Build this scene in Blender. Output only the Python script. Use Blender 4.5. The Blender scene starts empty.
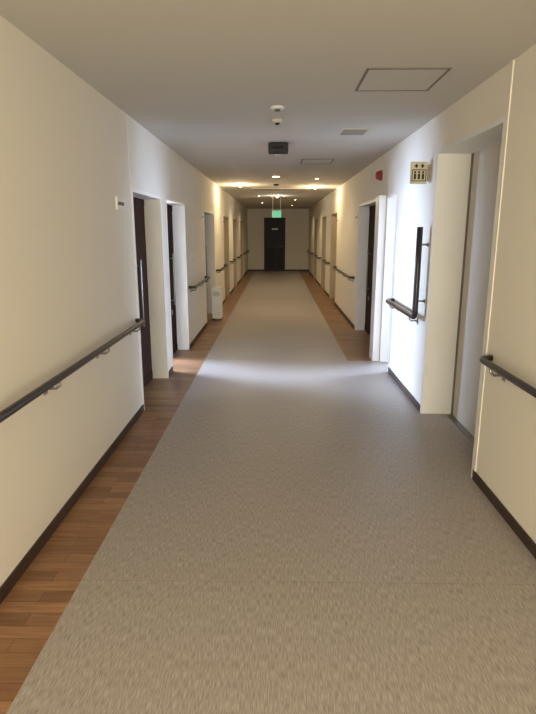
import bpy, math
from mathutils import Vector, Matrix
S=1.08
sc=bpy.context.scene
sc.view_settings.view_transform='Standard'
sc.view_settings.look='None'

# ---------------- materials ----------------
def srgb(r,g,b):
    f=lambda c:(c/255/12.92) if c/255<=0.04045 else ((c/255+0.055)/1.055)**2.4
    return (f(r),f(g),f(b),1)
def mat(name,col,rough=0.5,metal=0,emit=None,es=0,noise=0.0,nscale=20,bump=0.0):
    m=bpy.data.materials.new(name); m.use_nodes=True
    nt=m.node_tree; b=nt.nodes['Principled BSDF']
    b.inputs['Base Color'].default_value=col
    b.inputs['Roughness'].default_value=rough
    b.inputs['Metallic'].default_value=metal
    if emit:
        b.inputs['Emission Color'].default_value=emit
        b.inputs['Emission Strength'].default_value=es
    if noise or bump:
        tc=nt.nodes.new('ShaderNodeTexCoord'); n=nt.nodes.new('ShaderNodeTexNoise')
        n.inputs['Scale'].default_value=nscale; n.inputs['Detail'].default_value=3
        nt.links.new(tc.outputs['Object'],n.inputs['Vector'])
        if noise:
            mx=nt.nodes.new('ShaderNodeMix'); mx.data_type='RGBA'
            mx.inputs[6].default_value=tuple(c*(1-noise) for c in col[:3])+(1,)
            mx.inputs[7].default_value=tuple(min(1,c*(1+noise)) for c in col[:3])+(1,)
            nt.links.new(n.outputs['Fac'],mx.inputs[0]); nt.links.new(mx.outputs[2],b.inputs['Base Color'])
        if bump:
            bp=nt.nodes.new('ShaderNodeBump'); bp.inputs['Strength'].default_value=bump; bp.inputs['Distance'].default_value=0.002
            nt.links.new(n.outputs['Fac'],bp.inputs['Height']); nt.links.new(bp.outputs['Normal'],b.inputs['Normal'])
    return m
M={}
M['wall']=mat('wallpaper_cream',srgb(233,227,213),0.85,noise=0.02,nscale=60,bump=0.08)
M['ceil']=mat('ceiling_board',srgb(198,194,186),0.9,noise=0.015,nscale=40,bump=0.05)
M['white']=mat('white_steel',srgb(230,230,227),0.45,noise=0.01,nscale=5)
M['grey']=mat('light_grey_panel',srgb(200,194,182),0.6,noise=0.015,nscale=8)
M['beige']=mat('beige_frame',srgb(190,174,146),0.5,noise=0.02,nscale=10)
M['base']=mat('baseboard_brown',srgb(58,42,32),0.5,noise=0.08,nscale=30)
M['rail']=mat('rail_dark_wood',srgb(42,32,28),0.32,noise=0.2,nscale=25)
M['metal']=mat('brushed_metal',srgb(150,148,142),0.35,1.0,noise=0.03,nscale=50)
M['dark']=mat('black_plastic',srgb(17,19,25),0.6,noise=0.05,nscale=30)
M['endd']=mat('end_door_paint',srgb(42,42,60),0.6,noise=0.06,nscale=10)
M['red']=mat('red_plastic',srgb(140,40,28),0.3,noise=0.03)
M['line']=mat('grey_gap',srgb(105,100,92),0.6,noise=0.03)
M['sign']=mat('sign_ivory',srgb(206,198,168),0.5,noise=0.02)
M['green']=mat('exit_green',srgb(40,150,110),0.4,emit=srgb(70,200,160),es=.8,noise=0.02)
M['lamp']=mat('lamp_glow',srgb(255,240,210),0.4,emit=srgb(255,226,170),es=14,noise=0.01)
M['black']=mat('ink_black',srgb(30,28,26),0.6,noise=0.02)
M['mirror']=mat('dark_glass',srgb(20,22,26),0.08,noise=0.02)

def wooddoor():
    m=mat('dark_wood_door',srgb(52,34,28),0.75); nt=m.node_tree; b=nt.nodes['Principled BSDF']
    b.inputs['Specular IOR Level'].default_value=.08
    tc=nt.nodes.new('ShaderNodeTexCoord'); mp=nt.nodes.new('ShaderNodeMapping'); mp.inputs['Scale'].default_value=(30,30,1.2)
    n=nt.nodes.new('ShaderNodeTexNoise'); n.inputs['Scale'].default_value=1.5; n.inputs['Detail'].default_value=5
    r=nt.nodes.new('ShaderNodeValToRGB'); r.color_ramp.elements[0].position=.3; r.color_ramp.elements[1].position=.7
    r.color_ramp.elements[0].color=srgb(34,20,15); r.color_ramp.elements[1].color=srgb(60,36,26)
    nt.links.new(tc.outputs['Object'],mp.inputs[0]); nt.links.new(mp.outputs[0],n.inputs[0]); nt.links.new(n.outputs[0],r.inputs[0]); nt.links.new(r.outputs[0],b.inputs['Base Color'])
    return m
M['door']=wooddoor()

def carpet():
    m=mat('vinyl_woven_grey',srgb(150,142,130),0.42); nt=m.node_tree; b=nt.nodes['Principled BSDF']
    tc=nt.nodes.new('ShaderNodeTexCoord')
    def ns(scale,detail,lac=2):
        mp=nt.nodes.new('ShaderNodeMapping'); mp.inputs['Scale'].default_value=scale
        n=nt.nodes.new('ShaderNodeTexNoise'); n.inputs['Scale'].default_value=1; n.inputs['Detail'].default_value=detail
        nt.links.new(tc.outputs['Object'],mp.inputs[0]); nt.links.new(mp.outputs[0],n.inputs[0]); return n
    n1=ns((230,22,1),1.5)
    r=nt.nodes.new('ShaderNodeValToRGB'); r.color_ramp.elements[0].position=.34; r.color_ramp.elements[1].position=.68
    r.color_ramp.elements[0].color=srgb(144,135,127); r.color_ramp.elements[1].color=srgb(180,172,164)
    nt.links.new(n1.outputs[0],r.inputs[0])
    sp=nt.nodes.new('ShaderNodeSeparateXYZ'); nt.links.new(tc.outputs['Object'],sp.inputs[0])
    def mth(op,a,bv):
        k=nt.nodes.new('ShaderNodeMath'); k.operation=op
        nt.links.new(a,k.inputs[0]); k.inputs[1].default_value=bv; return k.outputs[0]
    a=mth('ADD',sp.outputs[1],20-2.09*S); a=mth('MODULO',a,2.0); 
    a=mth('LESS_THAN',a,0.004)
    mx2=nt.nodes.new('ShaderNodeMix'); mx2.data_type='RGBA'; 
    k=mth('MULTIPLY',a,.3); nt.links.new(k,mx2.inputs[0])
    nt.links.new(r.outputs[0],mx2.inputs[6]); mx2.inputs[7].default_value=srgb(90,80,72)
    nt.links.new(mx2.outputs[2],b.inputs['Base Color'])
    return m
M['carpet']=carpet()
def woodfloor():
    m=mat('wood_plank_floor',srgb(140,95,60),0.38); nt=m.node_tree; b=nt.nodes['Principled BSDF']
    tc=nt.nodes.new('ShaderNodeTexCoord')
    br=nt.nodes.new('ShaderNodeTexBrick'); br.inputs['Scale'].default_value=1
    br.inputs['Brick Width'].default_value=.45; br.inputs['Row Height'].default_value=.075
    br.inputs['Mortar Size'].default_value=.0012; br.offset=.37
    br.inputs['Color1'].default_value=srgb(132,94,64); br.inputs['Color2'].default_value=srgb(170,128,90); br.inputs['Mortar'].default_value=srgb(86,60,42)
    nt.links.new(tc.outputs['Object'],br.inputs[0])
    mp=nt.nodes.new('ShaderNodeMapping'); mp.inputs['Scale'].default_value=(4,60,1)
    n=nt.nodes.new('ShaderNodeTexNoise'); n.inputs['Scale'].default_value=1; n.inputs['Detail'].default_value=5
    nt.links.new(tc.outputs['Object'],mp.inputs[0]); nt.links.new(mp.outputs[0],n.inputs[0])
    r=nt.nodes.new('ShaderNodeValToRGB'); r.color_ramp.elements[0].position=.3; r.color_ramp.elements[1].position=.7
    r.color_ramp.elements[0].color=(.62,.58,.55,1); r.color_ramp.elements[1].color=(1.0,1.0,1.0,1)
    nt.links.new(n.outputs[0],r.inputs[0])
    mx=nt.nodes.new('ShaderNodeMix'); mx.data_type='RGBA'; mx.blend_type='MULTIPLY'; mx.inputs[0].default_value=1
    nt.links.new(br.outputs[0],mx.inputs[6]); nt.links.new(r.outputs[0],mx.inputs[7]); nt.links.new(mx.outputs[2],b.inputs['Base Color'])
    return m
M['wood']=woodfloor()

# ---------------- mesh builder ----------------
class MB:
    def __init__(s): s.v=[];s.f=[];s.m=[];s.mats=[];s.sm=[]
    def mi(s,k):
        if k not in s.mats: s.mats.append(k)
        return s.mats.index(k)
    def box(s,x0,x1,y0,y1,z0,z1,k):
        x0,x1=sorted((x0,x1));y0,y1=sorted((y0,y1));z0,z1=sorted((z0,z1))
        o=len(s.v)
        s.v+=[(x0,y0,z0),(x1,y0,z0),(x1,y1,z0),(x0,y1,z0),(x0,y0,z1),(x1,y0,z1),(x1,y1,z1),(x0,y1,z1)]
        for q in ((0,3,2,1),(4,5,6,7),(0,1,5,4),(1,2,6,5),(2,3,7,6),(3,0,4,7)):
            s.f.append(tuple(o+i for i in q)); s.m.append(s.mi(k)); s.sm.append(False)
        return s
    def tube(s,pts,r,k,n=14):
        pts=[Vector(p) for p in pts]; o=len(s.v); N=len(pts)
        T=[]
        for i in range(N):
            a=pts[max(0,i-1)];b=pts[min(N-1,i+1)]; T.append((b-a).normalized())
        up=Vector((0,0,1)) if abs(T[0].z)<.9 else Vector((1,0,0))
        u=T[0].cross(up).normalized()
        for i in range(N):
            u=(u-T[i]*u.dot(T[i])).normalized(); w=T[i].cross(u)
            rr=r[i] if isinstance(r,(list,tuple)) else r
            for j in range(n):
                a=2*math.pi*j/n; s.v.append(tuple(pts[i]+(u*math.cos(a)+w*math.sin(a))*rr))
        for i in range(N-1):
            for j in range(n):
                s.f.append((o+i*n+j,o+i*n+(j+1)%n,o+(i+1)*n+(j+1)%n,o+(i+1)*n+j)); s.m.append(s.mi(k)); s.sm.append(True)
        s.f.append(tuple(o+j for j in range(n))[::-1]); s.m.append(s.mi(k)); s.sm.append(False)
        s.f.append(tuple(o+(N-1)*n+j for j in range(n))); s.m.append(s.mi(k)); s.sm.append(False)
        return s
    def make(s,name,bevel=0):
        me=bpy.data.meshes.new(name)
        V=[Vector(p)*S for p in s.v]
        me.from_pydata([tuple(v) for v in V],[],s.f)
        for k in s.mats: me.materials.append(M[k])
        for p,i,sm in zip(me.polygons,s.m,s.sm): p.material_index=i; p.use_smooth=sm
        me.update()
        ob=bpy.data.objects.new(name,me); sc.collection.objects.link(ob)
        if bevel:
            b=ob.modifiers.new('bevel','BEVEL'); b.width=bevel*S; b.segments=2; b.limit_method='ANGLE'; b.angle_limit=math.radians(50)
        return ob

XL=-1.145; XR=1.23; WF=.86; HC=2.373; Y0=-3.2; YE=21.5; T=.34
# ---------------- floor ----------------
b=MB(); b.box(-WF,XR+.5,Y0,6.3,-.1,0,'carpet'); b.box(-WF,.85,6.3,YE,-.1,0,'carpet')
b.box(-1.7,-WF,Y0,YE,-.1,0,'wood'); b.box(.85,XR+.5,6.3,YE,-.1,0,'wood')
b.make('floor')
b=MB(); b.box(-1.7,1.75,Y0,YE,HC,HC+.1,'ceil'); b.make('ceiling')

# ---------------- side walls with recesses ----------------
RL=[(4.4,5.5,.16,1.84,'door'),(5.75,6.9,.15,1.84,'half'),(8.72,10.1,.16,1.84,'door'),(11.9,13.1,.16,1.84,'door'),(14.4,15.5,.16,1.84,'door'),(17.2,18.4,.16,1.84,'door')]
RR=[(3.13,4.4,.25,2.11,'lift'),(5.75,6.28,.30,1.9,'open'),(6.62,8.4,.15,1.9,'door'),(11.4,12.6,.16,1.9,'door'),(13.9,15.1,.16,1.9,'door'),(17.0,18.2,.16,1.9,'door')]
def wall(side,X,R,name):
    w=MB(); sg=side; y=Y0; bb=MB()
    def bx(a,c,y0,y1,z0,z1,k): w.box(X+sg*a,X+sg*c,y0,y1,z0,z1,k)
    for (a,c,d,h,kind) in R:
        bx(0,T,y,a,0,HC,'wall')
        bb.box(X-sg*.008,X+sg*.001,y,a-.0,0,.062,'base')
        bx(0,T,a,c,h,HC,'wall')
        if kind=='half':
            bx(d+.045,T,6.43,c,0,h,'wall')
        elif kind=='open': pass
        else: bx(d+.045,T,a,c,0,h,'wall')
        y=c
    bx(0,T,y,YE,0,HC,'wall')
    bb.box(X-sg*.008,X+sg*.001,y,YE,0,.062,'base')
    w.make('wall_'+name); bb.make('baseboard_'+name)
wall(-1,XL,RL,'left'); wall(1,XR,RR,'right')
b=MB(); b.box(-1.7,1.75,YE,YE+.2,-.1,HC+.1,'wall'); b.make('wall_end')
b=MB(); b.box(-1.7,1.75,Y0-.2,Y0,-.1,HC+.1,'wall'); b.make('wall_back')
b=MB(); b.box(XL,-.5,YE-.008,YE,0,.062,'base'); b.box(.32,XR,YE-.008,YE,0,.062,'base'); b.make('baseboard_end')

def casing(sg,X,a,c,d,h,k,i,side,wd=.022):
    f=MB(); p=-sg*.006
    f.box(X+p,X+sg*(d+.04),a,a+wd,0,h,k); f.box(X+p,X+sg*(d+.04),c-wd,c,0,h,k)
    f.box(X+p,X+sg*(d+.04),a+wd,c-wd,h-wd,h,k)
    f.make('trim_%s_%d'%(side,i))
n=0
def hdoor(sg,X,a,c,d,h,handle_y,k='door',open_from=None):
    """sliding door leaf w/ long bar handle, top rail"""
    global n; n+=1
    f=MB(); x=X+sg*d
    lo=open_from if open_from else a+.024
    f.box(x,x+sg*.04,lo,c-.024,.006,h-.024,k)
    f.box(x-sg*.004,x,lo,c-.024,h-.09,h-.024,'door')
    f.box(x-sg*.004,x,lo,c-.024,.006,.09,'door')
    hx=x-sg*.04
    f.tube([(hx,handle_y,.62),(hx,handle_y,1.25)],.010,'metal')
    for z in (.68,1.19): f.tube([(hx,handle_y,z),(x,handle_y,z)],.007,'metal',8)
    f.box(x-sg*.006,x,handle_y-.02,handle_y+.02,.5,.56,'metal')
    f.make('door_%d'%n,.002)
for side,sg,X,R in (('left',-1,XL,RL),('right',1,XR,RR)):
    for i,(a,c,d,h,kind) in enumerate(R):
        kk='white' if i<3 else 'beige'
        casing(sg,X,a,c,d,h,kk,i+1,side,.03 if kind!='half' else .02)
        if kind=='door':
            hdoor(sg,X,a,c,d,h,c-.28 if not(side=='left' and i==0) else 5.05)
        elif kind=='half':
            hdoor(sg,X,a,c,d,h,6.62,open_from=6.42)
f=MB(); x=XR+.25
f.box(x,x+.04,3.17,4.37,.004,2.08,'grey'); f.box(x-.003,x,3.74,3.748,.01,2.07,'line')
f.box(x-.004,x,4.33,4.37,.0,2.08,'line')
f.box(x-.05,x,3.17,4.33,.0,.006,'metal')
f.make('lift_door')
f=MB(); f.box(XR-.09,XR-.007,6.28,6.5,0,1.9,'white'); f.make('trim_column',.004)
f=MB(); f.box(XR-.006,XR+.002,3.10,3.128,.062,HC,'wall'); f.make('trim_corner_right')
f=MB(); f.box(XL-.002,XL+.003,4.385,4.398,.062,HC,'wall'); f.make('trim_corner_left')

# ---------------- handrails ----------------
def rail(sg,X,y0,y1,z=.80,end0=True,end1=True,vert=False):
    f=MB(); x=X-sg*.075; r=.0185; xw=X-sg*.003
    pts=[]
    if vert:
        pts+=[(x,y0,z+.74),(x,y0,z+.4),(x,y0,z+.1)]
        for t in range(7):
            a=math.pi/2*t/6; pts.append((x,y0+.05*(1-math.cos(a)),z+.05*(1-math.sin(a))))
    elif end0:
        for t in range(7):
            a=math.pi/2*t/6; pts.append((xw+(x-xw)*math.sin(a) ,y0+.07*(1-math.cos(a)),z))
    else: pts.append((x,y0,z))
    nseg=8
    for t in range(1,nseg): pts.append((x,y0+.07+(y1-y0-.14)*t/nseg,z))
    if end1:
        for t in range(7):
            a=math.pi/2*t/6; pts.append((x+(xw-x)*(1-math.cos(a)),y1-.07+.07*math.sin(a),z))
    else: pts.append((x,y1,z))
    f.tube(pts,.024 if vert else r,'rail')
    L=y1-y0; k=max(2,int(L/.75)+1)
    for i in range(k):
        y=y0+.18+(L-.36)*i/(k-1)
        f.tube([(xw,y,z-.055),(x+sg*.02,y,z-.055),(x,y,z-.04),(x,y,z-.012)],.007,'metal',8)
        f.box(xw,xw+sg*.003,y-.02,y+.02,z-.085,z-.025,'metal')
        f.tube([(xw-sg*.004,y,z-.055),(xw,y,z-.055)],.018,'metal',12)
    if vert:
        for zz in (z+.14,z+.6):
            f.tube([(xw,y0,zz),(x,y0,zz)],.008,'metal',8); f.tube([(xw-sg*.004,y0,zz),(xw,y0,zz)],.018,'metal',12)
    return f.make('handrail')
rail(-1,XL,-1.6,4.32); rail(1,XR,-1.6,3.02)
rail(1,XR,4.5,5.68,vert=True)
rail(-1,XL,7.0,8.62); rail(1,XR,8.6,11.25)
rail(-1,XL,10.2,11.8); rail(-1,XL,13.2,14.3); rail(-1,XL,15.6,17.1); rail(-1,XL,18.5,21.2)
rail(1,XR,12.7,13.8); rail(1,XR,15.2,16.9); rail(1,XR,18.3,21.2)

# ---------------- ceiling fittings ----------------
def hatch(x0,x1,y0,y1):
    f=MB(); w=.014; z=HC
    f.box(x0,x1,y0,y0+w,z-.005,z,'line'); f.box(x0,x1,y1-w,y1,z-.005,z,'line')
    f.box(x0,x0+w,y0+w,y1-w,z-.005,z,'line'); f.box(x1-w,x1,y0+w,y1-w,z-.005,z,'line')
    f.box(x0+w,x1-w,y0+w,y1-w,z-.003,z,'ceil'); f.make('ceiling_hatch')
hatch(.49,.95,3.24,3.72); hatch(.30,.70,7.0,7.5); 
def disc(x,y,r,h,k,name,z=HC,k2=None):
    f=MB(); f.tube([(x,y,z),(x,y,z-h*.5),(x,y,z-h*.8),(x,y,z-h)],[r,r,r*.85,r*.6],k,24)
    if k2: f.tube([(x,y,z-h),(x,y,z-h-.012)],[r*.45,r*.35],k2,16)
    f.make(name)
disc(0.0,4.17,.05,.018,'white','smoke_detector',k2='line')
disc(0.0,4.6,.045,.03,'grey','heat_detector',k2='dark')
disc(0.0,6.4,.05,.035,'white','smoke_detector',k2='grey')
disc(-.02,10.6,.05,.03,'dark','ceiling_speaker')
f=MB(); f.box(-.09,.11,5.7,5.95,HC-.085,HC-.01,'dark'); f.box(-.07,.09,5.72,5.93,HC-.01,HC,'dark'); f.box(-.05,.06,5.695,5.7,HC-.065,HC-.035,'mirror'); f.make('security_camera_box',.006)
def vent(x0,x1,y0,y1):
    f=MB(); f.box(x0,x1,y0,y1,HC-.008,HC,'grey')
    k=int((y1-y0)/.035)
    for i in range(k):
        y=y0+.015+(y1-y0-.03)*(i+.5)/k; f.box(x0+.015,x1-.015,y-.004,y+.004,HC-.010,HC-.008,'line')
    f.make('ceiling_vent')
vent(.56,.80,5.0,5.3); vent(-.52,.70,11.6,12.1)

def downlight(x,y,e,col=(1,.78,.48),ang=150,r=.055,point=0):
    f=MB(); f.tube([(x,y,HC),(x,y,HC-.012)],[r*1.25,r*1.2],'white',24); f.tube([(x,y,HC-.012),(x,y,HC-.016)],[r*.9,r*.85],'lamp',24)
    if point: f.tube([(x,y,HC-.016),(x,y,HC-.035),(x,y,HC-.045)],[r*.8,r*.65,r*.3],'lamp',24)
    f.make('downlight')
    l=bpy.data.lights.new('downlight_lamp','POINT' if point else 'SPOT'); l.energy=e; l.color=col; l.shadow_soft_size=.03 if point else .05
    if not point: l.spot_size=math.radians(ang); l.spot_blend=.8
    o=bpy.data.objects.new('downlight_lamp',l); o.location=(x*S,y*S,(HC-(.16 if point else .03))*S); sc.collection.objects.link(o)
downlight(-.02,9.07,24,r=.06)
downlight(.66,9.4,12,r=.03)
downlight(-.7,10.7,25,r=.03,point=1); downlight(.75,11.2,25,r=.03,point=1)
downlight(-.45,13.8,42,r=.022); downlight(.5,15.4,38,r=.022); downlight(-.45,17.0,36,r=.022); downlight(.5,18.8,32,r=.022)
downlight(0,13.9,12,r=.03,point=1,col=(1,.9,.72))
f=MB(); f.box(-.11,.09,13.1,13.13,1.84,1.98,'green'); f.box(-.12,.10,13.13,13.16,1.83,1.99,'white')
f.box(-.08,-.03,13.097,13.1,1.87,1.95,'white')
for xx in (-.1,.08): f.tube([(xx,13.145,1.99),(xx,13.145,HC)],.006,'white',8)
f.make('exit_sign')

# ---------------- signs, plates, alarm ----------------
f=MB(); x=1.075
f.box(x,XR-.02,4.6,4.615,1.88,2.05,'sign'); f.box(XR-.02,XR,4.59,4.625,1.90,2.03,'metal')
for a0,a1,b0,b1 in ((.012,.128,.105,.111),(.012,.128,.02,.026),(.012,.018,.026,.105),(.122,.128,.026,.105)):
    f.box(x+a0,x+a1,4.598,4.6,1.88+b0,1.88+b1,'black')
for cx in (.038,.07,.102):
    f.box(x+cx-.009,x+cx+.009,4.598,4.6,1.88+.035,1.88+.078,'black')
    f.tube([(x+cx,4.6,1.88+.09),(x+cx,4.597,1.88+.09)],.009,'black',12)
for cx,dz in ((.045,1),(.095,-1)):
    z=1.88+.138; f.box(x+cx-.014,x+cx+.014,4.598,4.6,z-.005,z+.005,'black'); f.box(x+cx-.006,x+cx+.006,4.598,4.6,z-.014,z+.014,'black')
f.make('elevator_sign')
def plate(sg,X,y,z,w=.2,h=.09):
    f=MB(); x=X-sg*.012
    f.box(x,X,y-w/2,y+w/2,z-h/2,z+h/2,'white'); f.box(x-sg*.002,x,y-w/2+.015,y+w/2-.05,z-.012,z+.012,'line'); f.make('room_sign',.003)
plate(-1,XL,4.07,1.70,.22); plate(-1,XL,8.5,1.72); plate(1,XR,8.6,1.72,.22); plate(1,XR,11.2,1.72); plate(-1,XL,11.7,1.72)
f=MB(); f.tube([(XR,6.7,2.15),(XR-.02,6.7,2.15),(XR-.035,6.7,2.15),(XR-.06,6.7,2.15),(XR-.07,6.7,2.15)],[.06,.06,.05,.045,.02],'red',20); f.make('fire_alarm_lamp')
for sg,X,y,z in ((1,XR,5.2,1.15),(-1,XL,7.4,1.15)):
    f=MB(); f.box(X-sg*.008,X,y-.035,y+.035,z-.06,z+.06,'white'); f.box(X-sg*.011,X-sg*.008,y-.018,y+.018,z-.03,z+.03,'grey'); f.make('light_switch',.002)

f=MB(); f.box(-1.12,-.96,9.3,9.55,.03,.56,'white'); f.box(-1.10,-.98,9.296,9.3,.42,.5,'grey'); 
for i in range(5): f.box(-1.10,-.98,9.296,9.3,.1+.04*i,.106+.04*i,'grey')
for xx in (-1.1,-.98):
    for yy in (9.33,9.52): f.tube([(xx,yy,0),(xx,yy,.03)],.012,'dark',8)
f.make('air_purifier',.008)

# ---------------- end door ----------------
f=MB(); e=YE-.003
f.box(-.50,-.46,e-.02,e,0,2.04,'endd'); f.box(.28,.32,e-.02,e,0,2.04,'endd'); f.box(-.46,.28,e-.02,e,2.0,2.04,'endd')
f.box(-.46,.28,e-.012,e,.005,2.0,'endd'); f.box(-.2,.04,e-.016,e-.012,1.58,1.64,'white')
f.box(-.42,-.05,e-.016,e-.012,.1,.9,'dark'); f.box(.0,.24,e-.016,e-.012,.1,.9,'dark')
f.tube([(.2,e-.05,.95),(.1,e-.05,.95)],.01,'metal',8); f.tube([(.2,e-.05,.95),(.2,e-.012,.95)],.01,'metal',8)
f.make('door_end')

# ---------------- side rooms (daylight enters through the open doors) ----------------
def siderm(sg,x0,name,y0,y1):
    f=MB(); x5=sg*5.4
    f.box(x5,x0,y0-.1,y0,0,HC,'wall'); f.box(x5,x0,y1,y1+.1,0,HC,'wall'); f.box(x5,x5+sg*.1,y0,y1,0,HC,'wall')
    f.box(x5,sg*1.76,y0,y1,HC,HC+.1,'ceil'); f.box(x5,sg*1.76,y0,y1,-.1,0,'wood')
    f.make(name)
siderm(-1,XL-T,'wall_side_room_left',4.0,9.9)
siderm(1,XR+T,'wall_side_room_right',4.5,9.9)

def area(name,loc,rot,sx,sy,e,col,spread=180):
    l=bpy.data.lights.new(name,'AREA'); l.shape='RECTANGLE'; l.size=sx*S; l.size_y=sy*S; l.energy=e; l.color=col; l.spread=math.radians(spread)
    o=bpy.data.objects.new(name,l); o.location=Vector(loc)*S; o.rotation_euler=rot; sc.collection.objects.link(o); return o
def aim(o,t):
    d=Vector(t)*S-o.location; o.rotation_euler=d.to_track_quat('-Z','Z').to_euler()
o=area('window_daylight',(-4.7,7.4,1.4),(0,0,0),1.9,1.5,1550,(.52,.67,1.0)); aim(o,(-1.2,6.1,.7))
o=area('window_daylight',(4.7,7.3,1.4),(0,0,0),1.9,1.5,800,(.52,.67,1.0)); aim(o,(1.2,6.0,.7))
o=area('rear_fill_light',(0,-3.0,1.2),(0,0,0),2.0,1.6,235,(1,.905,.72)); aim(o,(0,3,.85))  # warm area light added behind camera to brighten the near end; no window there

w=bpy.data.worlds.new('world'); sc.world=w; w.use_nodes=True
w.node_tree.nodes['Background'].inputs[0].default_value=(.6,.7,1,1); w.node_tree.nodes['Background'].inputs[1].default_value=.1

# ---------------- camera ----------------
cd=bpy.data.cameras.new('camera'); cam=bpy.data.objects.new('camera',cd); sc.collection.objects.link(cam); sc.camera=cam
fpx=540; cd.sensor_fit='VERTICAL'; cd.sensor_height=36; cd.lens=fpx/714*36
cam.location=(0,0,1.5*S)
pitch=math.atan((357-232)/fpx); yaw=math.atan(9*math.cos(pitch)/fpx)
cam.rotation_euler=(math.pi/2-pitch,0,yaw)
cd.clip_start=.05
